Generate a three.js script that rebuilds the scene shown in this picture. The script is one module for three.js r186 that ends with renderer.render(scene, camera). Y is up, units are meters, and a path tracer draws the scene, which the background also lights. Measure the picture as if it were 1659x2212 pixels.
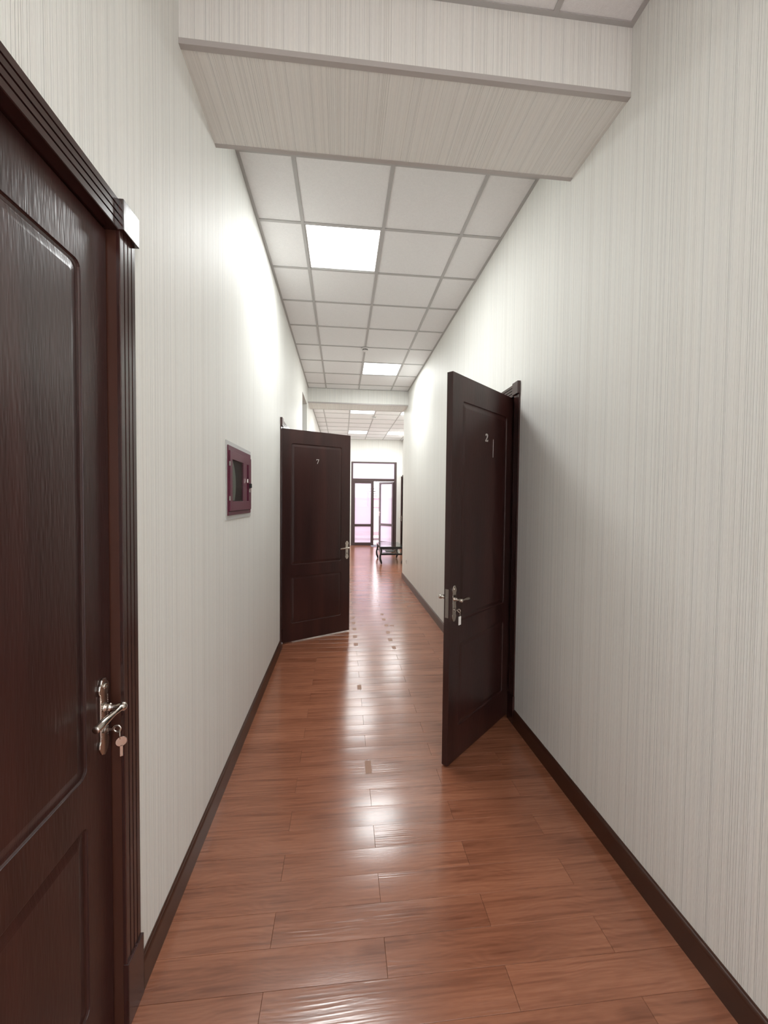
import * as THREE from 'three';
import { RoundedBoxGeometry } from 'three/addons/geometries/RoundedBoxGeometry.js';
import { TextGeometry } from 'three/addons/geometries/TextGeometry.js';
import { FontLoader } from 'three/addons/loaders/FontLoader.js';
import { mergeGeometries } from 'three/addons/utils/BufferGeometryUtils.js';
import { RectAreaLightUniformsLib } from 'three/addons/lights/RectAreaLightUniformsLib.js';

// ---------------------------------------------------------------- camera, sky, sun, exposure
// metres, y up; the corridor runs along -z ("depth" d below = -z)
const scene = new THREE.Scene();
const camera = new THREE.PerspectiveCamera(2 * Math.atan(1106 / 877.54) * 180 / Math.PI, 1659 / 2212, 0.02, 200);
{
  const yaw = 0.1031, pitch = -0.0311, roll = 0.0099;
  camera.position.set(0, 1.588, 0);
  const right = new THREE.Vector3(Math.cos(yaw), 0, Math.sin(yaw));
  const fwd = new THREE.Vector3(Math.sin(yaw) * Math.cos(pitch), Math.sin(pitch), -Math.cos(yaw) * Math.cos(pitch));
  const up = new THREE.Vector3().crossVectors(right, fwd);
  camera.up.copy(up.multiplyScalar(Math.cos(roll)).addScaledVector(right, -Math.sin(roll)));
  camera.lookAt(camera.position.clone().add(fwd));
}
const renderer = new THREE.WebGLRenderer({ antialias: true });
renderer.toneMapping = THREE.LinearToneMapping;
renderer.toneMappingExposure = 1.47;
renderer.shadowMap.enabled = true;
RectAreaLightUniformsLib.init();

scene.background = new THREE.Color().setRGB(1.0, 0.94, 1.0);      // bright hazy overcast sky
scene.backgroundIntensity = 4.2;
const sun = new THREE.DirectionalLight(0xfff4e8, 0.6);              // high sun behind the building
sun.position.set(-6, 22, 6); sun.target.position.set(1, 0, -17);
sun.castShadow = true; sun.shadow.mapSize.set(2048, 2048); sun.shadow.radius = 1;
Object.assign(sun.shadow.camera, { left: -14, right: 14, top: 14, bottom: -14, near: 1, far: 70 });
scene.add(sun, sun.target);

const PANEL = 19.2;        // radiance of one led panel
const PANEL_TINT = new THREE.Color().setRGB(0.975, 1.0, 0.995);

// ---------------------------------------------------------------- helpers
let seed = 7;
function rnd() { seed = (seed * 1664525 + 1013904223) >>> 0; return seed / 4294967296; }
function hash(x, y, s = 0) { let h = (x * 374761393 + y * 668265263 + s * 974711) | 0; h = Math.imul(h ^ (h >>> 13), 1274126177); h ^= h >>> 16; return (h >>> 0) / 4294967296; }
const mod = (a, n) => ((a % n) + n) % n;
function vnoise(x, y, px, py, s) {                                   // value noise that repeats after px, py cells
  const xi = Math.floor(x), yi = Math.floor(y), fx = x - xi, fy = y - yi, u = fx * fx * (3 - 2 * fx), v = fy * fy * (3 - 2 * fy);
  const a = hash(mod(xi, px), mod(yi, py), s), b = hash(mod(xi + 1, px), mod(yi, py), s), c = hash(mod(xi, px), mod(yi + 1, py), s), d = hash(mod(xi + 1, px), mod(yi + 1, py), s);
  return a + (b - a) * u + (c - a) * v + (a - b - c + d) * u * v;
}
function tex(w, h, fn, srgb, ru = 1, rv = 1) {                       // fn(x, y) -> [r, g, b] in 0..1
  const d = new Uint8Array(w * h * 4);
  for (let y = 0; y < h; y++) for (let x = 0; x < w; x++) {
    const c = fn(x, y), i = (y * w + x) * 4;
    d[i] = Math.max(0, Math.min(255, c[0] * 255)); d[i + 1] = Math.max(0, Math.min(255, c[1] * 255)); d[i + 2] = Math.max(0, Math.min(255, c[2] * 255)); d[i + 3] = 255;
  }
  const t = new THREE.DataTexture(d, w, h);
  t.wrapS = t.wrapT = THREE.RepeatWrapping; t.magFilter = THREE.LinearFilter; t.minFilter = THREE.LinearMipmapLinearFilter; t.generateMipmaps = true;
  if (srgb) t.colorSpace = THREE.SRGBColorSpace;
  t.repeat.set(ru, rv); t.needsUpdate = true;
  return t;
}
const used = {};
function numbered(name) { const n = used[name] = (used[name] ?? -1) + 1; return n ? name + '_' + String(n).padStart(3, '0') : name; }
function shade(o) { o.traverse(c => { if (c.isMesh) { c.castShadow = true; c.receiveShadow = true; } }); return o; }
function tag(o, label, category, kind, group) { o.userData.label = label; o.userData.category = category; if (kind) o.userData.kind = kind; if (group) o.userData.group = group; return o; }
function thing(name, label, category, kind, group) { const g = new THREE.Group(); g.name = numbered(name); scene.add(g); return tag(g, label, category, kind, group); }
function part(parent, name, geo, mat, label) {
  const m = new THREE.Mesh(Array.isArray(geo) ? mergeGeometries(geo.map(g => (g.index ? g.toNonIndexed() : g))) : geo, mat);
  m.name = name; if (label) m.userData.label = label; parent.add(m); return shade(m);
}
function solo(name, geo, mat, label, category, kind, group) { const m = part(scene, numbered(name), geo, mat); return tag(m, label, category, kind, group); }
// texture coordinates in metres from position and facing; 'turn' swaps the two axes
function metres(g, turn = false, ou = 0, ov = 0) {
  const p = g.attributes.position, n = g.attributes.normal, uv = new Float32Array(p.count * 2);
  for (let i = 0; i < p.count; i++) {
    const ax = Math.abs(n.getX(i)), ay = Math.abs(n.getY(i)), az = Math.abs(n.getZ(i));
    let u, v;
    if (ax >= ay && ax >= az) { u = p.getZ(i); v = p.getY(i); } else if (ay >= az) { u = p.getX(i); v = p.getZ(i); } else { u = p.getX(i); v = p.getY(i); }
    if (turn) [u, v] = [v, u];
    uv[2 * i] = u + ou; uv[2 * i + 1] = v + ov;
  }
  g.setAttribute('uv', new THREE.BufferAttribute(uv, 2));
  return g;
}
// box between x0..x1, y0..y1, depth d0..d1 (z = -d)
function bx(x0, x1, y0, y1, d0, d1, r = 0, turn = false) {
  const w = x1 - x0, h = y1 - y0, d = d1 - d0;
  let g = r ? new RoundedBoxGeometry(w, h, d, 1, Math.min(r, w / 2.01, h / 2.01, d / 2.01)) : new THREE.BoxGeometry(w, h, d);
  if (g.index) g = g.toNonIndexed();
  g.translate((x0 + x1) / 2, (y0 + y1) / 2, -(d0 + d1) / 2);
  return metres(g, turn);
}
// the same in a local frame (z towards the viewer of the face)
function lb(x0, x1, y0, y1, z0, z1, r = 0, turn = false) { return bx(x0, x1, y0, y1, -z1, -z0, r, turn); }
function lathe(pts, n = 16) { return new THREE.LatheGeometry(pts.map(p => new THREE.Vector2(p[0], p[1])), n); }
function horn(points, radii, n = 10, seg = 24) {                     // swept tube whose radius changes along the way, closed at both ends
  const c = new THREE.CatmullRomCurve3(points.map(p => new THREE.Vector3(...p))), fr = c.computeFrenetFrames(seg), pos = [], idx = [];
  const rad = t => { const f = t * (radii.length - 1), i = Math.min(radii.length - 2, Math.floor(f)); return radii[i] + (radii[i + 1] - radii[i]) * (f - i); };
  for (let i = 0; i <= seg; i++) {
    const p = c.getPointAt(i / seg), r = rad(i / seg);
    for (let j = 0; j < n; j++) { const a = j / n * Math.PI * 2; const v = p.clone().addScaledVector(fr.normals[i], Math.cos(a) * r).addScaledVector(fr.binormals[i], Math.sin(a) * r); pos.push(v.x, v.y, v.z); }
  }
  for (let i = 0; i < seg; i++) for (let j = 0; j < n; j++) { const a = i * n + j, b = i * n + (j + 1) % n, q = a + n, e = b + n; idx.push(a, b, q, b, e, q); }
  const c0 = pos.length / 3; let p = c.getPointAt(0); pos.push(p.x, p.y, p.z); p = c.getPointAt(1); pos.push(p.x, p.y, p.z);
  for (let j = 0; j < n; j++) { idx.push(c0, (j + 1) % n, j); idx.push(c0 + 1, seg * n + j, seg * n + (j + 1) % n); }
  const g = new THREE.BufferGeometry(); g.setAttribute('position', new THREE.Float32BufferAttribute(pos, 3)); g.setIndex(idx); g.computeVertexNormals();
  g.setAttribute('uv', new THREE.Float32BufferAttribute(new Float32Array(pos.length / 3 * 2), 2));
  return g;
}
function extrude(shape, depth, bevel = 0, curveSegments = 8) {
  return new THREE.ExtrudeGeometry(shape, { depth, bevelEnabled: bevel > 0, bevelSize: bevel, bevelThickness: bevel, bevelSegments: 2, curveSegments, steps: 1 });
}

// ---------------------------------------------------------------- materials
// wallpaper: cream vinyl with fine vertical embossed threads
const WP = 2048, WPH = 512, threads = new Float32Array(WP), thread2 = new Float32Array(WP), warm = new Float32Array(WP);
{
  for (let x = 0; x < WP; x++) { threads[x] = 0.62 + 0.24 * (vnoise(x / 5, 0, Math.ceil(WP / 5), 1, 11) - 0.5) + 0.18 * (vnoise(x / 2.2, 0, 931, 1, 12) - 0.5); warm[x] = vnoise(x / 24, 0, Math.ceil(WP / 24), 1, 15); }
  let x = 0;
  while (x < WP) { const w = 2 + Math.floor(rnd() * 2), dk = 0.2 + rnd() * 0.8; for (let i = 0; i < w && x + i < WP; i++) thread2[x + i] = dk; x += w + 7 + Math.floor(rnd() * rnd() * 46); }
}
const wpHeight = (x, y) => {
  const k = vnoise(y / 36, x / 4, Math.ceil(WPH / 36), WP / 4, 21), m = vnoise(y / 7, x / 3, Math.ceil(WPH / 7), Math.ceil(WP / 3), 22);
  return threads[x] - thread2[x] * (0.45 + 0.55 * k) * 0.8 + 0.22 * (m - 0.5);
};
const wpMap = tex(WP, WPH, (x, y) => {
  const h = wpHeight(x, y), k = vnoise(y / 60, x / 5, Math.ceil(WPH / 60), Math.ceil(WP / 5), 23), t = 0.93 + 0.07 * Math.min(1, Math.max(0, h * 1.2)) - 0.15 * thread2[x] * (0.55 + 0.45 * k);
  const w = (warm[x] - 0.5) * 0.004;
  return [0.955 * t + w, 0.955 * t, 0.933 * t - w];
}, true, 1 / 1.06, 1 / 1.06);
const wpBump = tex(WP, WPH, (x, y) => { const h = Math.max(0, Math.min(1, wpHeight(x, y) * 0.8)); return [h, h, h]; }, false, 1 / 1.06, 1 / 1.06);
const M = {};
M.wallpaper = new THREE.MeshPhysicalMaterial({ map: wpMap, bumpMap: wpBump, bumpScale: 0.001, roughness: 0.58, specularIntensity: 0.5 });

// laminate: eight strips of grain, each the width of one plank, grain along u
const FW = 2048, FH = 1024, STRIPS = 8, FLEN = 2.43, PW = 0.1268;
const grain = new Float32Array(FW * FH), emboss = new Float32Array(FW * FH);
for (let y = 0; y < FH; y++) {
  const s = Math.floor(y / (FH / STRIPS)), v = (y % (FH / STRIPS)) / (FH / STRIPS);
  for (let x = 0; x < FW; x++) {
    const u = x / FW;
    const warp = vnoise(u * 9, v * 2.2 + s * 9, 9, 999, 31) + 0.5 * vnoise(u * 22, v * 5 + s * 17, 22, 999, 32);
    const eye = vnoise(u * 6, s, 6, 999, 33);
    const ring = Math.sin((v * (5 + 4 * eye) + warp * (1.6 + 2.6 * eye)) * 6.283);
    const fib = vnoise(u * 40, v * 46 + s * 60, 40, 999, 34), fine = vnoise(u * 130, v * 70 + s * 90, 130, 999, 35);
    const fib2 = vnoise(u * 13, v * 17 + s * 23 + warp * 0.5, 13, 1999, 30);
    const streak = Math.max(0, vnoise(u * 14, v * 13 + s * 31, 14, 999, 36) - 0.62) * 2.6;
    const broad = vnoise(u * 5, v * 1.6 + s * 7, 5, 999, 37);
    grain[y * FW + x] = 0.55 + 0.05 * ring * (0.3 + eye) + 0.34 * (fib2 - 0.5) + 0.16 * (fib - 0.5) + 0.12 * (fine - 0.5) - 0.4 * streak + 0.42 * (broad - 0.5) + (hash(s, 3, 9) - 0.5) * 0.12;
    const zone = Math.min(1, Math.max(0, (vnoise(u * 8, s * 3 + v * 1.3, 8, 999, 38) - 0.35) * 4));
    const lines = vnoise(u * 15, v * 30 + s * 41 + warp * 1.5, 15, 1999, 39);
    emboss[y * FW + x] = 0.5 + zone * (0.1 * ring + 0.75 * (lines - 0.5)) + 0.16 * (fine - 0.5);
  }
}
const flMap = tex(FW, FH, (x, y) => { const g = Math.max(0, Math.min(1, grain[y * FW + x])); return [0.475 + 0.20 * g, 0.285 + 0.16 * g, 0.202 + 0.135 * g]; }, true);
const flBump = tex(FW, FH, (x, y) => { const g = emboss[y * FW + x]; return [g, g, g]; }, false);
M.laminate = new THREE.MeshPhysicalMaterial({ map: flMap, bumpMap: flBump, bumpScale: 0.0003, roughness: 0.2, specularIntensity: 1.0, ior: 1.7 });
M.underlay = new THREE.MeshStandardMaterial({ color: 0x5a3a2c, roughness: 0.9 });
M.tape = new THREE.MeshStandardMaterial({ color: 0xa9836f, roughness: 0.6 });

// mahogany foil of the doors: grain along v
const DW = 1024, DH = 1024;
const dgr = (x, y) => {
  const u = x / DW, v = y / DH;
  const warp = vnoise(u * 5, v * 3, 5, 3, 41), bands = vnoise(u * 13 + warp * 1.2, v * 2, 13, 2, 42), f = vnoise(u * 200, v * 9, 200, 9, 43), f2 = vnoise(u * 400, v * 30, 400, 30, 44);
  return 0.5 + 0.75 * (bands - 0.5) + 0.28 * (f - 0.5) + 0.16 * (f2 - 0.5);
};
const dMap = tex(DW, DH, (x, y) => { const g = Math.max(0, Math.min(1, dgr(x, y))); return [0.165 + 0.095 * g, 0.095 + 0.052 * g, 0.088 + 0.043 * g]; }, true, 1 / 0.9, 1 / 2.4);
const dBump = tex(DW, DH, (x, y) => { const u = x / DW, v = y / DH; const h = 0.5 + 0.5 * (vnoise(u * 300, v * 90, 300, 90, 45) - 0.5) + 0.5 * (vnoise(u * 120, v * 60, 120, 60, 46) - 0.5); return [h, h, h]; }, false, 1 / 0.9, 1 / 2.4);
M.door = new THREE.MeshPhysicalMaterial({ map: dMap, bumpMap: dBump, bumpScale: 0.0004, roughness: 0.3, specularIntensity: 1 });
M.casing = new THREE.MeshPhysicalMaterial({ map: dMap, bumpMap: dBump, bumpScale: 0.00012, roughness: 0.2, ior: 1.6, specularIntensity: 1 });
M.skirting = new THREE.MeshPhysicalMaterial({ color: 0x43281d, roughness: 0.34 });
M.rawEdge = new THREE.MeshStandardMaterial({ color: 0x2c1a17, roughness: 0.5 });

const mott = (s, a) => (x, y) => { const n = a * (vnoise(x / 3, y / 3, 171, 171, s) + 0.6 * vnoise(x / 9, y / 9, 57, 57, s + 1) - 0.8); return [0.94 + n, 0.94 + n, 0.938 + n]; };
M.tile = new THREE.MeshStandardMaterial({ map: tex(512, 512, mott(51, 0.02), true, 1 / 0.6, 1 / 0.6), bumpMap: tex(512, 512, (x, y) => { const h = vnoise(x / 2.5, y / 2.5, 205, 205, 53); return [h, h, h]; }, false, 1 / 0.6, 1 / 0.6), bumpScale: 0.0006, roughness: 0.9 });
M.gridbar = new THREE.MeshStandardMaterial({ color: 0xb9b8b6, roughness: 0.55 });
M.white = new THREE.MeshStandardMaterial({ color: 0xe6e5e2, roughness: 0.4 });
M.plastic = new THREE.MeshStandardMaterial({ color: 0xb9b4b0, roughness: 0.42 });
M.plaster = new THREE.MeshStandardMaterial({ color: 0xcfccc4, roughness: 0.9 });
M.glow = new THREE.MeshStandardMaterial({ color: 0xf4f6f4, roughness: 0.6, emissive: PANEL_TINT, emissiveIntensity: 3.0 });
M.chrome = new THREE.MeshStandardMaterial({ color: 0xcfc6bd, metalness: 1, roughness: 0.17 });
M.silver = new THREE.MeshStandardMaterial({ color: 0xdad6d2, metalness: 0.6, roughness: 0.5 });
M.jamb = new THREE.MeshPhysicalMaterial({ color: 0x47291f, roughness: 0.36 });
M.steel = new THREE.MeshStandardMaterial({ color: 0x9d9690, metalness: 1, roughness: 0.38 });
M.black = new THREE.MeshStandardMaterial({ color: 0x100e10, roughness: 0.5 });
M.maroon = new THREE.MeshPhysicalMaterial({ color: 0x5e1231, roughness: 0.42 });
M.boxDark = new THREE.MeshStandardMaterial({ color: 0x2a2225, roughness: 0.7 });
M.greytrim = new THREE.MeshStandardMaterial({ color: 0xc6c7c5, roughness: 0.5 });
M.hose = new THREE.MeshStandardMaterial({ color: 0xa7a6a0, roughness: 0.85 });
M.alu = new THREE.MeshPhysicalMaterial({ color: 0x4b3b3b, roughness: 0.38 });
M.pane = new THREE.MeshPhysicalMaterial({ color: new THREE.Color().setRGB(0.645, 0.61, 0.652), roughness: 0.7, transmission: 1, thickness: 0, ior: 1.5 });
M.clear = new THREE.MeshPhysicalMaterial({ color: 0xf2f6f4, roughness: 0.03, transmission: 1, thickness: 0, ior: 1.5 });
M.tableGlass = new THREE.MeshPhysicalMaterial({ color: 0xdfeae6, roughness: 0.04, transmission: 1, thickness: 0, ior: 1.5 });
M.tagWhite = new THREE.MeshStandardMaterial({ color: 0xf0eeea, roughness: 0.5 });
M.pink = new THREE.MeshStandardMaterial({ color: new THREE.Color().setRGB(0.56, 0.42, 0.48), roughness: 0.95 });
M.pinkCap = new THREE.MeshStandardMaterial({ color: 0xa98d93, roughness: 0.95 });
M.paving = new THREE.MeshStandardMaterial({ color: new THREE.Color().setRGB(0.55, 0.45, 0.46), roughness: 0.95 });
M.darkKerb = new THREE.MeshStandardMaterial({ color: 0x4a3a3d, roughness: 0.9 });
M.mat = new THREE.MeshStandardMaterial({ color: 0x8d8b96, roughness: 1 });
M.cable = new THREE.MeshStandardMaterial({ color: 0x6d6574, roughness: 0.8 });

// ---------------------------------------------------------------- main measures
const XL = -0.636, XR = 1.226, HC = 3.624, T = 0.16;                 // corridor walls, ceiling, wall thickness
const B1 = [1.69, 2.152, 3.332], B2 = [7.624, 8.15, 3.35];           // beams: near face, far face, underside
const DEND = 13.93, DBACK = -2.4, FXL = -0.68, FXR = 2.065;           // far wall, wall behind the camera, far hall sides
const OPEN_H = 2.335, JB = 0.015;
const doors = { one: [0.385, 1.235], seven: [4.36, 5.22], two: [2.815, 3.67] };
const SIDE = [6.585, 7.43, 3.283];                                   // opening to the side passage
const FDOOR = [12.92, 13.77];                                        // door in the hall's right wall
const GD = [0.307, 1.866, 2.868];                                    // glazed door: x0, x1, top

// ---------------------------------------------------------------- walls
function wallWithHoles(x0, x1, d0, d1, holes, top = HC + 0.06) {     // wall along the corridor; holes: [d0, d1, top]
  const out = []; let at = d0;
  for (const [a, b, t] of [...holes].sort((p, q) => p[0] - q[0])) { if (a > at) out.push(bx(x0, x1, 0, top, at, a)); out.push(bx(x0, x1, t, top, a, b)); at = b; }
  out.push(bx(x0, x1, 0, top, at, d1));
  return out;
}
const hole = ([a, b]) => [a - JB, b + JB, OPEN_H + JB];
solo('wall_left', wallWithHoles(XL - T, XL, DBACK, 8.15, [hole(doors.one), hole(doors.seven), SIDE]), M.wallpaper, 'left corridor wall in cream ribbed wallpaper with the red hose cabinet', 'wall', 'structure');
solo('wall_right', wallWithHoles(XR, XR + T, DBACK, 8.15, [hole(doors.two)]), M.wallpaper, 'right corridor wall in cream ribbed wallpaper beside door 2', 'wall', 'structure');
solo('wall_back', [bx(XL - T, -0.58, 0, HC + 0.06, DBACK - 0.1, DBACK), bx(1.17, XR + T, 0, HC + 0.06, DBACK - 0.1, DBACK), bx(-0.58, 1.17, 2.9, HC + 0.06, DBACK - 0.1, DBACK)], M.wallpaper, 'papered wall closing the corridor behind the viewer', 'wall', 'structure');
solo('wall_hall_left', [bx(FXL - T, FXL, 0, HC + 0.06, 8.15, DEND)], M.wallpaper, 'left wall of the far hall beyond the second beam', 'wall', 'structure');
solo('wall_hall_right', [...wallWithHoles(FXR, FXR + T, 8.15 + T, DEND, [hole(FDOOR)]), bx(XR + T, FXR + T, 0, HC + 0.06, 8.15, 8.15 + T)], M.wallpaper, 'right wall of the far hall with the door standing ajar', 'wall', 'structure');
solo('wall_far', [bx(FXL - T, GD[0], 0, HC + 0.06, DEND, DEND + 0.25), bx(GD[1], FXR + T, 0, HC + 0.06, DEND, DEND + 0.25), bx(GD[0], GD[1], GD[2], HC + 0.06, DEND, DEND + 0.25)], M.wallpaper, 'end wall of the far hall around the glazed double door', 'wall', 'structure');
// rooms behind the doors: plain plastered shells
solo('wall_outer_left', [bx(-3.9, -3.75, 0, 3.9, DBACK - 0.1, 14.2), bx(-3.75, XL - T, 0, 3.9, DBACK - 0.1, DBACK), bx(-3.75, FXL - T, 0, 3.9, 14.05, 14.2),
  bx(-3.75, XL - T, 0, 3.68, 2.6, 2.75), bx(-3.75, XL - T, 0, 3.68, SIDE[0] - 0.15, SIDE[0]), bx(-3.75, XL - T, 0, 3.68, SIDE[1], SIDE[1] + 0.15)], M.plaster, 'plastered walls of the rooms behind the left corridor doors', 'wall', 'structure');
solo('wall_outer_right', [bx(4.35, 4.5, 0, 3.9, DBACK - 0.1, 14.2), bx(XR + T, 4.35, 0, 3.9, DBACK - 0.1, DBACK), bx(FXR + T, 4.35, 0, 3.9, 14.05, 14.2),
  bx(XR + T, 4.35, 0, 3.68, 5.4, 5.55), bx(FXR + T, 4.35, 0, 3.68, 8.3, 8.45)], M.plaster, 'plastered walls of the rooms behind the right corridor doors', 'wall', 'structure');
solo('roof', [bx(-3.9, 4.5, 3.9, 4.05, DBACK - 0.1, 14.2)], M.plaster, 'flat roof slab over the corridor and its rooms', 'roof', 'structure');

// ---------------------------------------------------------------- floor of laminate planks laid across the corridor
{
  const floor = thing('floor', 'red brown laminate floor of planks laid across the corridor', 'floor', 'structure');
  part(floor, 'subfloor', bx(-3.9, 4.5, -0.15, -0.009, DBACK - 0.1, 14.2), M.underlay);
  const cache = {};
  function plankGeo(len, variant) {
    const key = len.toFixed(4) + '_' + variant; if (cache[key]) return cache[key];
    const g = 0.0004, c = 0.0006, x0 = g, x1 = len - g, z0 = g, z1 = PW - g, pos = [], nor = [], uv = [];
    const strip = variant % STRIPS, off = hash(variant, 5, 77), flip = variant % 2;
    const put = (p, n) => { pos.push(...p); nor.push(...n); const uu = p[0] / FLEN, vv = p[2] / PW; uv.push(off + (flip ? -uu : uu), (strip + 0.02 + 0.96 * Math.min(1, Math.max(0, vv))) / STRIPS); };
    const quad = (a, b, e, f, n) => { for (const q of [a, b, e, a, e, f]) put(q, n); };
    const y = 0, yc = -c, yb = -0.009;
    // the boards are very slightly crowned across their width
    const K = 4, crown = 0.0004, zs = i => z0 + c + (z1 - z0 - 2 * c) * i / K, q = i => 2 * i / K - 1, yy = i => crown * (1 - q(i) * q(i)), nn = i => { const m = 4 * crown * q(i) / (z1 - z0), l = Math.hypot(1, m); return [0, 1 / l, m / l]; };
    for (let i = 0; i < K; i++) {
      const A = [x0 + c, yy(i + 1), zs(i + 1)], B = [x1 - c, yy(i + 1), zs(i + 1)], E = [x1 - c, yy(i), zs(i)], F = [x0 + c, yy(i), zs(i)];
      for (const [p, n] of [[A, nn(i + 1)], [B, nn(i + 1)], [E, nn(i)], [A, nn(i + 1)], [E, nn(i)], [F, nn(i)]]) put(p, n);
    }
    const s = Math.SQRT1_2;
    quad([x0, yc, z1], [x1, yc, z1], [x1 - c, y, z1 - c], [x0 + c, y, z1 - c], [0, s, s]);
    quad([x1, yc, z0], [x0, yc, z0], [x0 + c, y, z0 + c], [x1 - c, y, z0 + c], [0, s, -s]);
    quad([x1, yc, z1], [x1, yc, z0], [x1 - c, y, z0 + c], [x1 - c, y, z1 - c], [s, s, 0]);
    quad([x0, yc, z0], [x0, yc, z1], [x0 + c, y, z1 - c], [x0 + c, y, z0 + c], [-s, s, 0]);
    quad([x0, yb, z1], [x1, yb, z1], [x1, yc, z1], [x0, yc, z1], [0, 0, 1]);
    quad([x1, yb, z0], [x0, yb, z0], [x0, yc, z0], [x1, yc, z0], [0, 0, -1]);
    quad([x1, yb, z1], [x1, yb, z0], [x1, yc, z0], [x1, yc, z1], [1, 0, 0]);
    quad([x0, yb, z0], [x0, yb, z1], [x0, yc, z1], [x0, yc, z0], [-1, 0, 0]);
    const geo = new THREE.BufferGeometry();
    geo.setAttribute('position', new THREE.Float32BufferAttribute(pos, 3)); geo.setAttribute('normal', new THREE.Float32BufferAttribute(nor, 3)); geo.setAttribute('uv', new THREE.Float32BufferAttribute(uv, 2));
    return cache[key] = geo;
  }
  const far = [], PL = 0.806;
  const row0 = Math.floor((DBACK - 1.29) / PW), row1 = Math.ceil((DEND + 0.06 - 1.29) / PW);
  for (let r = row0; r < row1; r++) {
    const d0 = 1.29 + r * PW, d1 = d0 + PW, hall = d0 >= 8.14;
    const inRoom = d => false;
    let xa = hall ? FXL : XL, xb = hall ? FXR : XR;
    for (const [a, b] of [doors.one, doors.seven]) if (d0 > a && d1 < b) xa = XL - T;
    if (d0 > SIDE[0] && d1 < SIDE[1]) xa = XL - 1.6;
    if (d0 > doors.two[0] && d1 < doors.two[1]) xb = XR + T;
    const base = mod(r, 2) ? -0.242 : 0.162;
    let x = base - PL * Math.ceil((base - xa) / PL - 1e-6);
    for (; x < xb - 0.02; x += PL) {
      const a = Math.max(x, xa), b = Math.min(x + PL, xb); if (b - a < 0.02) continue;
      const g = plankGeo(b - a, Math.floor(hash(r, Math.round(x * 100), 4) * 24));
      if (d0 > 0.7 && d0 < 8.1) { const m = part(floor, 'plank', g, M.laminate); m.position.set(a, 0, -d1); }
      else far.push(g.clone().translate(a, 0, -d1));
    }
  }
  const f = part(floor, 'plank_field', far, M.laminate); f.userData.kind = 'stuff';
  // little pieces of dull tape over the plank ends
  for (const [x, d, w, l] of [[.16, 4.926, .046, .085], [.158, 4.658, .046, .085], [.16, 4.402, .046, .08], [.157, 5.169, .046, .085], [.153, 5.414, .046, .085], [.56, 5.54, .04, .08], [.56, 5.301, .045, .08], [.563, 5.044, .045, .08], [.636, 5.03, .045, .05], [.556, 4.776, .045, .08], [.553, 4.519, .045, .08], [.564, 4.274, .04, .08], [.155, 3.385, .035, .08], [.165, 2.357, .037, .115]])
    part(floor, 'tape_patch', bx(x - w / 2, x + w / 2, 0, 0.001, d - l / 2, d + l / 2), M.tape);
}

// ---------------------------------------------------------------- suspended ceiling
const GX = 0.2963;
const lamps = [];
{
  const ceil = thing('ceiling', 'suspended ceiling of square white mineral tiles in a grey metal grid', 'ceiling', 'structure');
  part(ceil, 'ceiling_slab', bx(-3.9, 4.5, 3.72, 3.9, DBACK - 0.1, 14.2), M.plaster);
  const cache = {};
  function zone(x0, x1, d0, d1, gx, gd, skip) {
    const xs = [x0], ds = [d0];
    for (let x = gx - Math.floor((gx - x0) / 0.6) * 0.6; x < x1 - 0.03; x += 0.6) if (x > x0 + 0.03) xs.push(x);
    for (let d = gd - Math.floor((gd - d0) / 0.6) * 0.6; d < d1 - 0.03; d += 0.6) if (d > d0 + 0.03) ds.push(d);
    xs.push(x1); ds.push(d1);
    for (let i = 0; i + 1 < xs.length; i++) for (let j = 0; j + 1 < ds.length; j++) {
      const w = xs[i + 1] - xs[i], l = ds[j + 1] - ds[j];
      if (skip.some(([x, d]) => Math.abs(x - xs[i]) < 0.05 && Math.abs(d - ds[j]) < 0.05)) continue;
      const k = w.toFixed(3) + l.toFixed(3);
      const g = cache[k] ??= bx(0, w - 0.004, 0, 0.014, -l + 0.004, 0, 0.002);
      const m = part(ceil, 'ceiling_tile', g, M.tile); m.position.set(xs[i] + 0.002, HC + 0.0015, -ds[j + 1] + 0.002 - 0.002 * 0);
      m.position.z = -ds[j + 1] + 0.002;
    }
    const hb = 0.012;
    for (let i = 0; i < xs.length; i++) { const x = xs[i], a = i === 0 ? x : x - hb, b = i === xs.length - 1 ? x : x + hb; part(ceil, i && i < xs.length - 1 ? 'grid_bar' : 'edge_angle', bx(i === xs.length - 1 ? x - 0.02 : a, i === 0 ? x + 0.02 : b, HC - 0.004, HC + 0.001, d0, d1), M.gridbar); }
    for (let j = 0; j < ds.length; j++) for (let i = 0; i + 1 < xs.length; i++) { const d = ds[j], e = j === 0 || j === ds.length - 1; part(ceil, e ? 'edge_angle' : 'grid_bar', bx(xs[i] + hb + (i ? 0 : 0.008), xs[i + 1] - hb - (i + 2 === xs.length ? 0.008 : 0), HC - 0.004, HC + 0.001, j === ds.length - 1 ? d - 0.02 : (j ? d - hb : d), j === 0 ? d + 0.02 : (e ? d : d + hb)), M.gridbar); }
  }
  zone(XL, XR, DBACK, B1[0], 0.872, 0.11, [[0.272, -1.09]]);
  zone(XL, XR, B1[1], B2[0], GX, 3.1134, [[GX - 0.6, 3.1134], [GX, 6.1134]]);
  zone(FXL, FXR, B2[1], DEND, 0.165, 9.79, [[0.165, 9.19], [0.165, 12.19], [1.365, 12.19], [1.365, 9.19]]);
}
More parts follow.
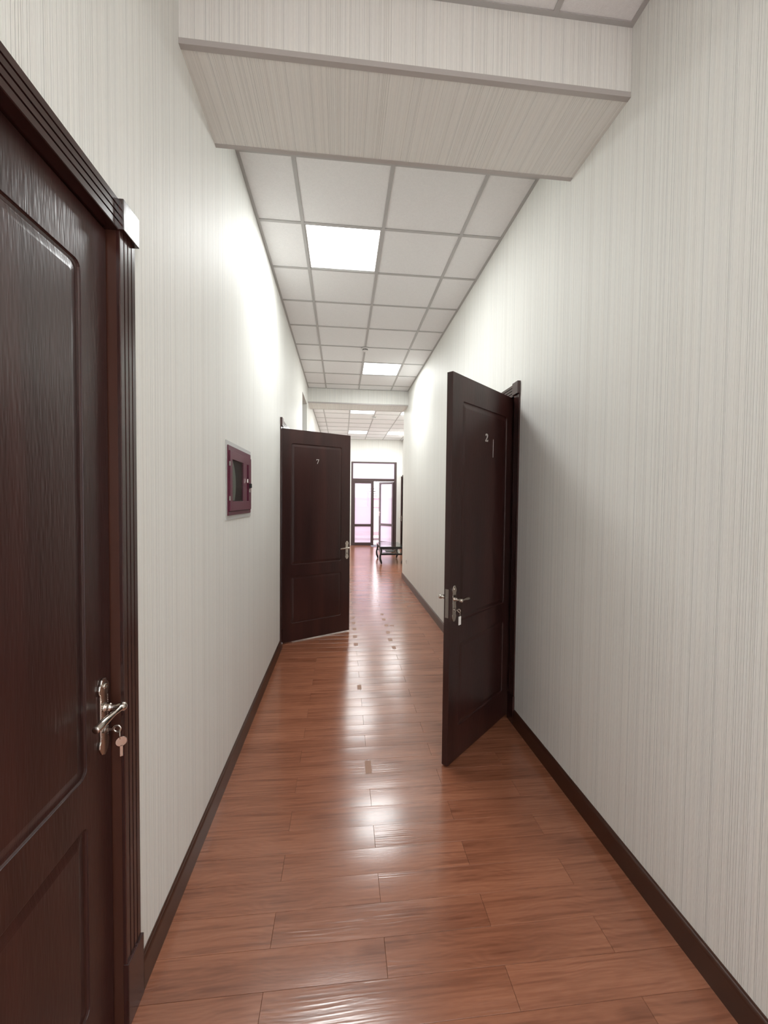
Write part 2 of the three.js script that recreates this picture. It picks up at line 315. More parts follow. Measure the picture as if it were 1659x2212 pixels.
function ledPanel(x0, d0, label) {
  const g = thing('ceiling_light_panel', label, 'ceiling light', null, 'square led panels in the ceiling grid');
  const a = 0.014, x1 = x0 + 0.6, d1 = d0 + 0.6, y = HC + 0.0015;
  part(g, 'housing', bx(x0 + a, x1 - a, y + 0.008, y + 0.05, d0 + a, d1 - a), M.white);
  part(g, 'frame', [bx(x0 + a, x1 - a, y, y + 0.008, d0 + a, d0 + a + 0.008), bx(x0 + a, x1 - a, y, y + 0.008, d1 - a - 0.008, d1 - a), bx(x0 + a, x0 + a + 0.008, y, y + 0.008, d0 + a + 0.008, d1 - a - 0.008), bx(x1 - a - 0.008, x1 - a, y, y + 0.008, d0 + a + 0.008, d1 - a - 0.008)], M.white);
  part(g, 'diffuser', bx(x0 + a + 0.008, x1 - a - 0.008, y + 0.003, y + 0.008, d0 + a + 0.008, d1 - a - 0.008), M.glow);
  const l = new THREE.RectAreaLight(PANEL_TINT, PANEL, 0.556, 0.556);
  l.position.set(x0 + 0.3, HC - 0.006, -(d0 + 0.3)); l.lookAt(x0 + 0.3, 0, -(d0 + 0.3)); l.castShadow = true; l.name = 'panel_light'; g.add(l);
}
ledPanel(GX - 0.6, 3.1134, 'large glowing square ceiling panel nearest the first beam');
ledPanel(GX, 6.1134, 'glowing ceiling panel right of centre just before the second beam');
ledPanel(0.165, 9.19, 'glowing panel half hidden behind the second beam, centre');
ledPanel(1.365, 9.19, 'glowing panel at the right wall corner behind the second beam');
ledPanel(0.165, 12.19, 'left of the two glowing panels next to the end wall');
ledPanel(1.365, 12.19, 'right of the two glowing panels next to the end wall');
ledPanel(0.272, -1.09, 'glowing panel overhead in front of the first beam');

// ---------------------------------------------------------------- beams
function beam([d0, d1, y], x0, x1, label) {
  const g = thing('ceiling_beam', label, 'beam', 'structure');
  part(g, 'beam_body', bx(x0, x1, y, 3.72, d0, d1), M.wallpaper);
  const t = 0.0025, w = 0.02;
  part(g, 'corner_trim', [bx(x0, x1, y - t, y + w, d0 - t, d0), bx(x0, x1, y - t, y, d0, d0 + w)], M.plastic);
  part(g, 'corner_trim', [bx(x0, x1, y - t, y + w, d1, d1 + t), bx(x0, x1, y - t, y, d1 - w, d1)], M.plastic);
}
beam(B1, XL, XR, 'papered ceiling beam with grey corner trim nearest the viewer');
beam(B2, XL, XR, 'smaller looking papered beam between corridor and far hall');

// ---------------------------------------------------------------- skirting boards
function skirting(name, runs, label) {                                // runs: [x, side(+1 = room lies at larger x), d0, d1]
  const s = new THREE.Shape(); s.moveTo(0, 0.0005); s.lineTo(0.014, 0.0005); s.lineTo(0.014, 0.088); s.quadraticCurveTo(0.0135, 0.1, 0.006, 0.104); s.lineTo(0.004, 0.108); s.lineTo(0, 0.108); s.closePath();
  const gs = runs.map(([x, side, d0, d1]) => { const g = extrude(s, d1 - d0, 0, 4); if (side < 0) { g.rotateY(Math.PI); g.translate(x, 0, -d0); } else g.translate(x, 0, -d1); return g; });
  return solo(name, gs, M.skirting, label, 'skirting', 'structure');
}
const PLW = 0.095;
skirting('baseboard_left', [[XL, 1, DBACK, doors.one[0] - PLW], [XL, 1, doors.one[1] + PLW, doors.seven[0] - PLW], [XL, 1, doors.seven[1] + PLW, SIDE[0]], [XL, 1, SIDE[1], 8.15], [FXL, 1, 8.15, DEND]], 'dark brown skirting board along the left corridor wall');
skirting('baseboard_right', [[XR, -1, DBACK, doors.two[0] - PLW], [XR, -1, doors.two[1] + PLW, 8.15]], 'dark brown skirting board along the right corridor wall');
solo('baseboard_far', [bx(FXL, GD[0], 0.0005, 0.1, DEND - 0.014, DEND, 0.003), bx(GD[1], FXR, 0.0005, 0.1, DEND - 0.014, DEND, 0.003)], M.white, 'pale skirting at the foot of the end wall', 'skirting', 'structure');

// ---------------------------------------------------------------- door frames: fluted casings, corner blocks, plinths
function profile(len) {                                               // fluted board 85 mm wide, 10 mm proud, along +y
  const w = 0.085, t = 0.010, s = new THREE.Shape(); s.moveTo(0, 0); s.lineTo(0, t - 0.002); s.lineTo(0.002, t);
  for (const c of [0.022, 0.0425, 0.063]) { s.lineTo(c - 0.0028, t); s.lineTo(c - 0.0018, t - 0.005); s.lineTo(c + 0.0018, t - 0.005); s.lineTo(c + 0.0028, t); }
  s.lineTo(w - 0.002, t); s.lineTo(w, t - 0.002); s.lineTo(w, 0); s.closePath();
  const g = extrude(s, len); g.rotateX(-Math.PI / 2); g.scale(1, 1, -1);   // x across, z proud, y along
  const p = g.attributes.position; for (let i = 0; i < p.count; i += 3) { const a = [p.getX(i + 1), p.getY(i + 1), p.getZ(i + 1)], b = [p.getX(i + 2), p.getY(i + 2), p.getZ(i + 2)]; p.setXYZ(i + 1, ...b); p.setXYZ(i + 2, ...a); }
  g.computeVertexNormals();
  return g;
}
// local frame: x along the wall, y up, z out of the wall face; the opening is x 0..W
function doorFrame(name, label, W, place) {
  const g = thing(name, label, 'door frame', 'structure'); place(g);
  const w = 0.085, H = OPEN_H, ph = 0.2;
  for (const s of [0, 1]) {
    const x0 = s ? W : -w;
    const c = profile(H - ph); c.translate(x0, ph, 0); part(g, 'casing_board', metres(c), M.casing);
    part(g, 'corner_block', lb(x0 - (s ? 0.004 : 0), x0 + w + (s ? 0 : 0.004), H, H + 0.086, 0, 0.023, 0.002), M.casing);
    part(g, 'plinth_block', lb(x0 - 0.002, x0 + w + 0.004 * (s ? 1 : 0) + 0.002, 0.0005, ph, 0, 0.016, 0.002), M.casing);
    part(g, 'jamb', lb(s ? W : -JB, s ? W + JB : 0, 0.0005, H + JB, -T, 0, 0), M.jamb);
    part(g, 'door_stop', lb(s ? W - 0.012 : 0, s ? W : 0.012, 0.0005, H, -0.105, -0.07, 0.002), M.casing);
  }
  const hc = profile(W - 0.008); hc.rotateZ(-Math.PI / 2); hc.translate(0.004, H + w, 0); part(g, 'head_casing', metres(hc, true), M.casing);
  part(g, 'head_jamb', lb(0, W, H, H + JB, -T, 0, 0, true), M.casing);
  part(g, 'door_stop', lb(0.012, W - 0.012, H - 0.012, H, -0.105, -0.07, 0.002, true), M.casing);
  return g;
}
const onLeft = d => g => { g.position.set(XL, 0, -d); g.rotation.y = Math.PI / 2; };
const onRight = (d, x = XR) => g => { g.position.set(x, 0, -d); g.rotation.y = -Math.PI / 2; };
doorFrame('trim_1', 'dark fluted frame of the closed door at the left edge', 0.85, onLeft(doors.one[0]));
doorFrame('trim_2', 'dark fluted frame behind the open door marked 7', doors.seven[1] - doors.seven[0], onLeft(doors.seven[0]));
doorFrame('trim_3', 'dark fluted frame behind the open door marked 2', doors.two[1] - doors.two[0], onRight(doors.two[1]));
doorFrame('trim_4', 'dark frame of the door ajar in the far hall', FDOOR[1] - FDOOR[0], onRight(FDOOR[1], FXR));

// ---------------------------------------------------------------- door leaves
const font = await new FontLoader().loadAsync('fonts/droid/droid_serif_regular.typeface.json');
function rrect(x0, x1, y0, y1, r, n = 4) {                            // points of a rounded rectangle, counter-clockwise
  const out = []; for (const [cx, cy, a] of [[x1 - r, y0 + r, -Math.PI / 2], [x1 - r, y1 - r, 0], [x0 + r, y1 - r, Math.PI / 2], [x0 + r, y0 + r, Math.PI]]) for (let i = 0; i <= n; i++) { const t = a + i / n * Math.PI / 2; out.push([cx + Math.cos(t) * r, cy + Math.sin(t) * r]); }
  return out;
}
function raisedPanel(x0, x1, y0, y1, z, dir) {                        // moulded field: groove, slope, flat
  const rings = [[0, 0, 0.022], [0.004, -0.0045, 0.020], [0.010, -0.0058, 0.017], [0.016, -0.005, 0.014], [0.030, -0.0018, 0.008], [0.036, -0.0008, 0.006]];
  const loops = rings.map(([i, d, r]) => rrect(x0 + i, x1 - i, y0 + i, y1 - i, r).map(([x, y]) => [x, y, z + dir * d]));
  const pos = []; const n = loops[0].length;
  const tri = (a, b, c) => { if (dir > 0) pos.push(...a, ...b, ...c); else pos.push(...a, ...c, ...b); };
  for (let k = 0; k + 1 < loops.length; k++) for (let i = 0; i < n; i++) { const j = (i + 1) % n; tri(loops[k][i], loops[k][j], loops[k + 1][j]); tri(loops[k][i], loops[k + 1][j], loops[k + 1][i]); }
  const L = loops[loops.length - 1], c = [(x0 + x1) / 2, (y0 + y1) / 2, L[0][2]];
  for (let i = 0; i < n; i++) tri(L[i], L[(i + 1) % n], c);
  const g = new THREE.BufferGeometry(); g.setAttribute('position', new THREE.Float32BufferAttribute(pos, 3)); g.computeVertexNormals();
  return metres(g);
}
function plateShape() {                                               // ornamental long plate, origin at its centre
  const s = new THREE.Shape(), H = 0.107;
  const half = [[0, H], [0.009, H - 0.003], [0.013, H - 0.012], [0.0175, H - 0.016], [0.0215, H - 0.026], [0.0205, H - 0.036], [0.0165, H - 0.043], [0.0165, -H + 0.043], [0.0205, -H + 0.036], [0.0215, -H + 0.026], [0.0165, -H + 0.016], [0.011, -H + 0.006], [0.0, -H]];
  s.moveTo(half[0][0], half[0][1]); for (const p of half.slice(1)) s.lineTo(p[0], p[1]); for (const p of half.slice(1, -1).reverse()) s.lineTo(-p[0], p[1]); s.closePath();
  return s;
}
function handle(g, x, zFace, out, toward) {                           // long plate, lever and lock on one face
  const flipZ = q => { if (out < 0) q.rotateY(Math.PI); return q; };
  const plate = flipZ(extrude(plateShape(), 0.003, 0.0018)); plate.translate(x, 0.967, zFace + out * 0.0018);
  const p = part(g, 'handle_plate', plate, M.chrome);
  const edge = [];
  for (const sx of [-1, 1]) for (let i = 0; i < 22; i++) { const s = new THREE.SphereGeometry(0.0016, 6, 4); s.translate(x + sx * 0.0148, 0.967 - 0.056 + i * 0.0053, zFace + out * 0.0062); edge.push(s); }
  part(p, 'bead_rim', edge, M.chrome);
  const rose = lathe([[0.0001, 0], [0.009, 0], [0.0085, 0.004], [0.005, 0.006], [0.003, 0.004], [0.0001, 0.004]], 14); rose.rotateX(Math.PI / 2 * out); rose.translate(x, 0.967 + 0.086, zFace + out * 0.006); part(p, 'rosette', rose, M.chrome);
  const neck = lathe([[0.0001, 0], [0.0125, 0], [0.013, 0.005], [0.009, 0.008], [0.0085, 0.012], [0.0115, 0.015], [0.0115, 0.018], [0.008, 0.021], [0.0075, 0.034], [0.0105, 0.038], [0.0125, 0.046], [0.0115, 0.054], [0.007, 0.058], [0.0001, 0.059]], 18); neck.rotateX(Math.PI / 2 * out); neck.translate(x, 0.993, zFace + out * 0.005);
  const arm = horn([[x - toward * 0.004, 0.993, zFace + out * 0.051], [x + toward * 0.02, 0.993, zFace + out * 0.0515], [x + toward * 0.055, 0.9925, zFace + out * 0.049], [x + toward * 0.09, 0.989, zFace + out * 0.045], [x + toward * 0.108, 0.986, zFace + out * 0.043]], [0.0105, 0.0078, 0.0068, 0.0082, 0.0102, 0.0112, 0.009], 12, 28);
  part(g, 'lever', [neck, arm], M.chrome);
  const cyl = lathe([[0.0001, 0], [0.0095, 0], [0.0095, 0.006], [0.008, 0.0075], [0.0001, 0.0075]], 14); cyl.rotateX(Math.PI / 2 * out); cyl.translate(x, 0.93, zFace + out * 0.0045); part(p, 'lock_cylinder', cyl, M.steel);
}
// local frame: x 0..W, y up, corridor face at z = 0, the leaf behind it; hinge at x = 0 (hand 1) or x = W (hand -1)
function doorLeaf(name, label, W, hand, origin, dir, digit, knuckleOut = true) {
  const g = thing(name, label, 'door', 'structure');
  g.position.set(origin[0], digit === '7' ? 0.016 : 0.008, -origin[1]); g.rotation.y = Math.atan2(dir[1], dir[0]);
  const H = 2.322, th = 0.04, m = 0.112, P = [[0.196, 0.716], [0.844, 2.172]];
  const s = new THREE.Shape(); s.moveTo(0.0012, 0.0012); s.lineTo(W - 0.0012, 0.0012); s.lineTo(W - 0.0012, H - 0.0012); s.lineTo(0.0012, H - 0.0012); s.closePath();
  for (const [a, b] of P) s.holes.push(new THREE.Path(rrect(m, W - m, a, b, 0.022).map(q => new THREE.Vector2(...q)).reverse()));
  const leaf = extrude(s, th - 0.0024, 0.0012); leaf.translate(0, 0, -th + 0.0012);
  // the bevel also narrows the panel openings a little; the fields are cut to meet it
  part(g, 'leaf', metres(leaf.index ? leaf.toNonIndexed() : leaf, false, name.length * 0.31), M.door);
  for (const [a, b] of P) { part(g, 'panel', raisedPanel(m + 0.0, W - m, a, b, -0.0012, 1), M.door); part(g, 'panel', raisedPanel(m, W - m, a, b, -th + 0.0012, -1), M.door); }
  const lx = hand > 0 ? W - 0.042 : 0.042, tw = hand > 0 ? -1 : 1;
  handle(g, lx, 0, 1, tw); handle(g, lx, -th, -1, tw);
  const ex = hand > 0 ? W : 0;
  part(g, 'lock_faceplate', lb(ex - 0.001, ex + 0.001, 0.885, 1.055, -0.031, -0.009, 0.0004), M.steel);
  part(g, 'latch_bolt', lb(hand > 0 ? ex : ex - 0.007, hand > 0 ? ex + 0.007 : ex, 0.985, 1.005, -0.026, -0.014, 0.001), M.steel);
  const hx = hand > 0 ? -0.004 : W + 0.004;
  for (const y of [0.25, 1.62, 2.05]) {
    const k = new THREE.CylinderGeometry(0.0075, 0.0075, 0.115, 12); k.translate(hx, y, 0.0085);
    const h = part(g, 'hinge', [k, lb(hand > 0 ? 0 : W - 0.0, hand > 0 ? 0.0 + 0.0015 : W + 0.0015, y - 0.055, y + 0.055, -0.034, 0.002)], M.rawEdge);
  }
  if (digit) {
    const t = new TextGeometry(digit, { font, size: 0.05, depth: 0.004, curveSegments: 6, bevelEnabled: true, bevelSize: 0.0006, bevelThickness: 0.0008, bevelSegments: 1 });
    t.computeBoundingBox(); const b = t.boundingBox; t.translate(-(b.min.x + b.max.x) / 2 + W / 2, 1.965, 0.0002);
    t.scale(1, 1, 1); part(g, 'door_number', t, M.silver, 'small silver digit ' + digit);
  }
  return g;
}
const unit = (a, b) => { const l = Math.hypot(b[0] - a[0], b[1] - a[1]); return [(b[0] - a[0]) / l, (b[1] - a[1]) / l]; };
const leaf1 = doorLeaf('door_1', 'closed dark mahogany door cut off by the left picture edge', 0.842, 1, [-0.661, 0.389], [0, 1], '');
const leaf7 = doorLeaf('door_2', 'dark wooden door marked 7 swung open on the left', 0.848, 1, [-0.648, 4.445], unit([-0.648, 4.445], [0.099, 4.855]), '7');
const leaf2 = doorLeaf('door_3', 'dark wooden door marked 2 swung open on the right', 0.835, -1, [0.631, 2.308], unit([0.631, 2.308], [1.245, 2.875]), '2');
const leafF = doorLeaf('door_4', 'dark door seen edge on in the far hall, right of the glazed doors', 0.83, 1, [2.035, 13.755], unit([2.035, 13.755], [1.872, 12.93]), '');

// pale scratch on the face of door 2
part(leaf2, 'scratch', lb(0.835 - 0.318 - 0.0007, 0.835 - 0.318 + 0.0007, 1.87, 1.99, -0.0016, 0.0002), M.white, 'thin pale scratch beside the digit');

// keys left in the locks
function keyOn(door, x, y, withTag, label) {
  const g = thing('door_key', label, 'key'); door.updateMatrixWorld(true);
  g.position.copy(door.localToWorld(new THREE.Vector3(x, y - 0.008, 0.0122))); g.rotation.y = door.rotation.y;
  const bow = new THREE.TorusGeometry(0.009, 0.0032, 8, 18); bow.scale(1, 1, 0.5); bow.rotateY(Math.PI / 2); bow.translate(0, 0, 0.026);
  part(g, 'key_blade', [lb(-0.0012, 0.0012, -0.0035, 0.0035, 0, 0.019), bow], M.chrome);
  const ring = new THREE.TorusGeometry(0.0125, 0.0011, 6, 24); ring.rotateY(0.5); ring.translate(0, -0.016, 0.033); part(g, 'key_ring', ring, M.chrome);
  if (withTag) { part(g, 'key_tag', lb(-0.012, 0.012, -0.082, -0.032, 0.03, 0.034, 0.001), M.tagWhite, 'small white plastic tag'); }
  else {
    const head = new THREE.CylinderGeometry(0.0135, 0.0135, 0.0022, 18); head.rotateX(Math.PI / 2); head.translate(0, -0.036, 0);
    const bit = [head, lb(-0.0035, 0.0035, -0.078, -0.046, -0.0011, 0.0011)]; for (const q of bit) { q.rotateY(-1.1); q.translate(0, 0, 0.037); }
    part(g, 'spare_key', bit, M.chrome);
    part(g, 'fob', lb(0.004, 0.012, -0.08, -0.046, 0.03, 0.036, 0.002), M.black);
  }
}
keyOn(leaf1, 0.842 - 0.042, 0.938, false, 'two keys on a ring hanging from the left edge door lock');
keyOn(leaf2, 0.042, 0.938, true, 'key with white tag in the lock of door 2');

// ---------------------------------------------------------------- fire hose cabinet in the left wall
{
  const d0 = 2.305, d1 = 2.903, y0 = 1.465, y1 = 1.906, t = 0.024;
  const g = thing('fire_hose_cabinet', 'small maroon fire hose cabinet with glass set in the left wall', 'cabinet');
  part(g, 'wall_trim', [bx(XL, XL + 0.004, y0, y0 + t, d0, d1), bx(XL, XL + 0.004, y1 - t, y1, d0, d1), bx(XL, XL + 0.004, y0 + t, y1 - t, d0, d0 + t), bx(XL, XL + 0.004, y0 + t, y1 - t, d1 - t, d1)], M.greytrim, 'pale grey trim strip');
  const a = d0 + t, b = d1 - t, c = y0 + t, e = y1 - t, X = XL + 0.0005;
  part(g, 'cabinet_body', [bx(X, X + 0.009, c, c + 0.022, a, b, 0.001), bx(X, X + 0.009, e - 0.028, e, a, b, 0.001), bx(X, X + 0.009, c + 0.022, e - 0.028, a, a + 0.012, 0.001), bx(X, X + 0.009, c + 0.022, e - 0.028, b - 0.016, b, 0.001), bx(X, X + 0.0012, c + 0.022, e - 0.028, a + 0.012, b - 0.016)], M.maroon);
  // door leaf with a large window and a narrow slot
  const p = a + 0.013, q = b - 0.017, r = c + 0.024, s = e - 0.03, w0 = p + 0.045, w1 = p + 0.305, n0 = q - 0.125, n1 = q - 0.072, wy0 = r + 0.055, wy1 = s - 0.045, D = X + 0.0014, D2 = X + 0.0165;
  const door = part(g, 'cabinet_door', [bx(D, D2, r, wy0, p, q, 0.001), bx(D, D2, wy1, s, p, q, 0.001), bx(D, D2, wy0, wy1, p, w0), bx(D, D2, wy0, wy1, w1, n0), bx(D, D2, wy0, wy1, n1, q)], M.maroon);
  part(door, 'window_back', bx(D, D + 0.002, wy0, wy1, w0, w1), M.boxDark); part(door, 'slot_back', bx(D, D + 0.002, wy0, wy1, n0, n1), M.boxDark);
  part(door, 'window_pane', bx(D2 - 0.004, D2 - 0.0025, wy0, wy1, w0, w1), M.clear);
  const hs = new THREE.Shape(); hs.absarc(0, 0, 0.16, -1.15, 1.0, false); hs.absarc(0, 0, 0.05, 1.0, -1.15, true);
  const hose = extrude(hs, 0.004, 0.001, 16); hose.rotateY(Math.PI / 2); hose.scale(1, 1, 1); hose.rotateX(0); hose.translate(D + 0.003, (wy0 + wy1) / 2 - 0.02, -w0 + 0.06);
  const hg = metres(hose);
  // keep the coil inside the window
  { const P = hg.attributes.position; for (let i = 0; i < P.count; i++) { P.setZ(i, Math.max(-w1 + 0.004, Math.min(-w0 - 0.002, P.getZ(i)))); P.setY(i, Math.max(wy0 + 0.004, Math.min(wy1 - 0.004, P.getY(i)))); } }
  part(g, 'hose_coil', hg, M.hose, 'flat grey coil of canvas hose');
  part(door, 'latch_handle', bx(D2, D2 + 0.012, 1.685, 1.712, n0 - 0.016, n0 - 0.004, 0.003), M.chrome);
  part(door, 'keyhole_cover', bx(D2, D2 + 0.006, 1.625, 1.65, n1 + 0.014, n1 + 0.026, 0.002), M.chrome);
  part(door, 'knob', bx(D2, D2 + 0.015, 1.655, 1.685, n1 + 0.01, n1 + 0.032, 0.004), M.black);
  for (const y of [r + 0.06, s - 0.085]) part(g, 'hinge', bx(D2 - 0.006, D2 + 0.002, y, y + 0.025, p - 0.006, p + 0.002, 0.001), M.steel);
}

// ---------------------------------------------------------------- smoke detectors, socket
function detector(x, d, label) {
  const g = thing('smoke_detector', label, 'smoke detector'); g.position.set(x, HC - 0.004, -d);
  const b = lathe([[0.0001, 0], [0.052, 0], [0.052, -0.012], [0.046, -0.018], [0.0001, -0.018]], 24); part(g, 'base', b, M.white);
  const vents = []; for (let i = 0; i < 10; i++) { const v = lb(-0.007, 0.007, -0.031, -0.02, 0.031, 0.0352); v.rotateY(i / 10 * Math.PI * 2); vents.push(v); }
  part(g, 'vent', vents, M.black);
  const h = lathe([[0.0001, -0.018], [0.033, -0.018], [0.035, -0.032], [0.037, -0.033], [0.034, -0.041], [0.022, -0.046], [0.0001, -0.047]], 24); part(g, 'head', h, M.white);
}
detector(GX, 5.535, 'round white smoke detector on the corridor ceiling');
detector(0.775, 10.06, 'white smoke detector on the far hall ceiling');
{
  const g = thing('wall_socket', 'white wall socket low on the right wall near its end', 'socket');
  part(g, 'cover', bx(XR - 0.009, XR, 0.37, 0.455, 7.56, 7.645, 0.003), M.white);
  const c = new THREE.CylinderGeometry(0.02, 0.02, 0.003, 20); c.rotateZ(Math.PI / 2); c.translate(XR - 0.0095, 0.4125, -7.6025); part(g, 'insert', c, M.plastic);
}

// ---------------------------------------------------------------- glazed double door of the far hall
{
  const [x0, x1, top] = GD, f = 0.062, D = DEND, yT = 2.20, yB = 2.295;
  const g = thing('door_5', 'brown framed glazed door with transom at the end of the hall, left leaf shut', 'glazed door', 'structure');
  part(g, 'frame', [bx(x0, x1, top - f + 0.01, top, D - 0.01, D + 0.07, 0.004), bx(x0, x0 + f, 0.0, top - f + 0.01, D - 0.01, D + 0.07, 0.004), bx(x1 - f - 0.02, x1, 0.0, top - f + 0.01, D - 0.01, D + 0.07, 0.004), bx(x0 + f, x1 - f - 0.02, yT, yB, D - 0.01, D + 0.07, 0.004), bx(x0 + f, x1 - f - 0.02, 0, 0.018, D - 0.005, D + 0.065)], M.alu);
  part(g, 'transom_pane', bx(x0 + f, x1 - f - 0.02, yB, top - f + 0.01, D + 0.028, D + 0.034), M.pane);
  const a = x0 + f, b = 1.085, s = 0.068;
  const L = part(g, 'fixed_leaf', [bx(a, a + s, 0.018, yT, D - 0.004, D + 0.056, 0.004), bx(b - s - 0.03, b, 0.018, yT, D - 0.004, D + 0.056, 0.004), bx(a + s, b - s - 0.03, yT - 0.073, yT, D - 0.004, D + 0.056, 0.004), bx(a + s, b - s - 0.03, 0.018, 0.097, D - 0.004, D + 0.056, 0.004), bx(a + s, b - s - 0.03, 0.653, 0.733, D - 0.004, D + 0.056, 0.004)], M.alu);
  part(L, 'pane', bx(a + s, b - s - 0.03, 0.733, yT - 0.073, D + 0.023, D + 0.029), M.pane);
  part(L, 'pane', bx(a + s, b - s - 0.03, 0.097, 0.653, D + 0.023, D + 0.029), M.pane);
  // right leaf, hinged at the right and swung outwards
  const r = thing('door_6', 'brown glazed door leaf standing half open to the yard', 'glazed door', 'structure');
  const hx = x1 - f - 0.026, W = hx - b - 0.006, an = 49 * Math.PI / 180; r.position.set(hx, 0.02, -(D + 0.03)); r.rotation.y = -an;
  const w0 = -W, ht = yT - 0.025;
  part(r, 'leaf_frame', [lb(w0, w0 + s, 0, ht, -0.03, 0.03, 0.004), lb(-s, 0, 0, ht, -0.03, 0.03, 0.004), lb(w0 + s, -s, ht - 0.07, ht, -0.03, 0.03, 0.004), lb(w0 + s, -s, 0, 0.077, -0.03, 0.03, 0.004), lb(w0 + s, -s, 0.633, 0.713, -0.03, 0.03, 0.004)], M.alu);
  part(r, 'pane', lb(w0 + s, -s, 0.713, ht - 0.07, -0.003, 0.003), M.pane); part(r, 'pane', lb(w0 + s, -s, 0.077, 0.633, -0.003, 0.003), M.pane);
  part(r, 'handle', [lb(w0 + 0.02, w0 + 0.045, 0.97, 1.15, 0.03, 0.036, 0.002), lb(w0 + 0.025, w0 + 0.04, 1.1, 1.115, 0.036, 0.075, 0.002), lb(w0 + 0.025, w0 + 0.14, 1.1, 1.115, 0.065, 0.08, 0.004)], M.steel);
}

// glazed entrance in the wall behind the viewer, daylight falls in through it
{
  const g = thing('door_7', 'brown framed glazed entrance behind the viewer', 'glazed door', 'structure'), D = DBACK;
  const E = -0.58, F = 1.17, h = 2.9, a = D - 0.08, b = D - 0.02;
  part(g, 'frame', [bx(E, E + 0.06, 0, h, a, b, 0.004), bx(F - 0.06, F, 0, h, a, b, 0.004), bx(E + 0.06, F - 0.06, h - 0.06, h, a, b, 0.004), bx(E + 0.06, F - 0.06, 0, 0.06, a, b, 0.004), bx(E + 0.06, F - 0.06, 2.2, 2.27, a, b, 0.004), bx(0.265, 0.325, 0.06, 2.2, a, b, 0.004)], M.alu);
  for (const [x0, x1, y0, y1] of [[E + 0.06, 0.265, 0.06, 2.2], [0.325, F - 0.06, 0.06, 2.2], [E + 0.06, F - 0.06, 2.27, h - 0.06]]) part(g, 'pane', bx(x0, x1, y0, y1, D - 0.053, D - 0.047), M.clear);
}

// ---------------------------------------------------------------- low glass table on curved legs
{
  const x0 = 0.935, x1 = 1.515, d0 = 9.86, d1 = 10.92, yt = 0.425;
  const g = thing('glass_table', 'low black table with glass top and curved legs in the far hall', 'table');
  part(g, 'top_frame', [bx(x0, x1, yt - 0.055, yt, d0, d0 + 0.03, 0.004), bx(x0, x1, yt - 0.055, yt, d1 - 0.03, d1, 0.004), bx(x0, x0 + 0.03, yt - 0.055, yt, d0 + 0.03, d1 - 0.03, 0.004), bx(x1 - 0.03, x1, yt - 0.055, yt, d0 + 0.03, d1 - 0.03, 0.004)], M.black);
  part(g, 'glass_top', bx(x0 - 0.012, x1 + 0.012, yt, yt + 0.008, d0 - 0.012, d1 + 0.012), M.tableGlass);
  for (const d of [d0 + 0.003, d1 - 0.033]) part(g, 'lower_rail', bx(x0 + 0.01, x1 - 0.01, 0.22, 0.26, d, d + 0.03, 0.004), M.black);
  for (const [x, d, sx] of [[x0 + 0.02, d0 + 0.02, 1], [x1 - 0.02, d0 + 0.02, -1], [x0 + 0.02, d1 - 0.02, 1], [x1 - 0.02, d1 - 0.02, -1]])
    part(g, 'leg', horn([[x, yt - 0.04, -d], [x + sx * 0.012, 0.33, -d], [x - sx * 0.002, 0.25, -d], [x - sx * 0.016, 0.19, -d], [x - sx * 0.01, 0.1, -d], [x + sx * 0.012, 0.04, -d], [x + sx * 0.012, 0.006, -d]], [0.02, 0.024, 0.021, 0.022, 0.025, 0.027, 0.02], 10, 26), M.black);
  const tr = thing('wire_tray', 'small dark wire tray on the lower level of the glass table', 'tray');
  part(tr, 'tray_rim', horn([[1.1, 0.33, -10.3], [1.11, 0.275, -10.3], [1.14, 0.268, -10.3], [1.24, 0.268, -10.3], [1.31, 0.268, -10.3], [1.335, 0.278, -10.3], [1.34, 0.33, -10.3]], [0.006, 0.006], 6, 24), M.steel);
  part(tr, 'tray_base', bx(1.12, 1.33, 0.262, 0.27, 10.2, 10.42), M.black);
  part(g, 'lower_shelf', bx(x0 + 0.02, x1 - 0.02, 0.253, 0.2605, d0 + 0.03, d1 - 0.03), M.tableGlass);
  solo('doormat', [bx(0.98, 1.32, 0.0002, 0.012, 13.45, 13.85, 0.004)], M.mat, 'grey blue doormat on the floor before the glazed door', 'doormat');
}

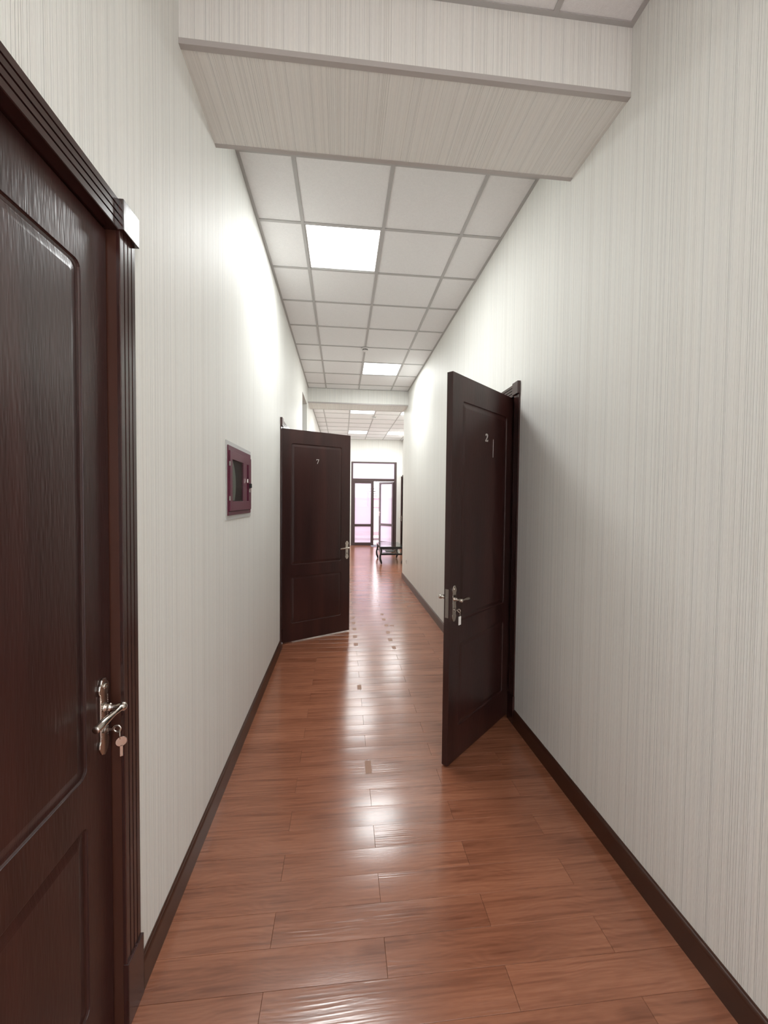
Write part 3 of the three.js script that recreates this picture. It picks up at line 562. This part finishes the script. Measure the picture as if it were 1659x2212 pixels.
// ---------------------------------------------------------------- the yard outside
solo('yard_ground', [bx(-9, 12, -0.3, -0.012, 14.2, 30), bx(-9, 12, -0.3, -0.012, DBACK - 12, DBACK - 0.1), bx(GD[0], GD[1], -0.15, -0.012, 13.99, 14.2)], M.paving, 'pale pinkish paved ground outside the glazed door', 'ground', 'structure');
{
  const g = thing('yard_wall', 'pink rendered yard wall seen through the open door gap', 'wall', 'structure');
  part(g, 'render', bx(-9, 12, -0.012, 1.22, 18.0, 18.2), M.pink); part(g, 'coping', bx(-9, 12, 1.22, 1.26, 17.97, 18.23, 0.005), M.pinkCap); part(g, 'plinth', bx(-9, 12, -0.012, 0.14, 17.97, 18.0), M.pinkCap);
  solo('drain_channel', [bx(-9, 12, -0.012, 0.01, 15.8, 16.5)], M.darkKerb, 'dark drain strip across the yard', 'drain', 'structure');
  const h = thing('neighbour_building', 'pale pink building low behind the yard wall', 'building');
  part(h, 'wall', bx(-6, 9, -0.012, 1.62, 21, 24), M.pink); part(h, 'roof', bx(-6.1, 9.1, 1.62, 1.68, 20.9, 24.1), M.pinkCap);
  const st = thing('metal_stair', 'dark metal treads seen through the open door gap', 'stair');
  for (const [x1, y] of [[1.68, 1.72], [1.63, 1.83], [1.59, 1.95], [1.56, 2.07]]) part(st, 'tread', bx(x1 - 0.5, x1, y, y + 0.035, 19.3, 19.7, 0.004), M.darkKerb);
  part(st, 'post', bx(1.2, 1.26, -0.012, 2.1, 19.45, 19.51), M.darkKerb);
  for (const [pts, l] of [[[[1.72, 3.4, -19.5], [1.78, 3.1, -19.5], [1.7, 2.7, -19.5], [1.64, 2.4, -19.5], [1.58, 2.0, -19.5]], 'thin slack cable hanging above the yard wall'], [[[1.72, 2.35, -20.2], [1.81, 2.1, -20.2], [1.95, 1.9, -20.3], [2.2, 1.692, -20.95]], 'thin cable slanting down behind the right glazed leaf']])
    solo('cable', horn(pts, [0.011, 0.011], 6, 20), M.cable, l, 'cable');
}

renderer.render(scene, camera);
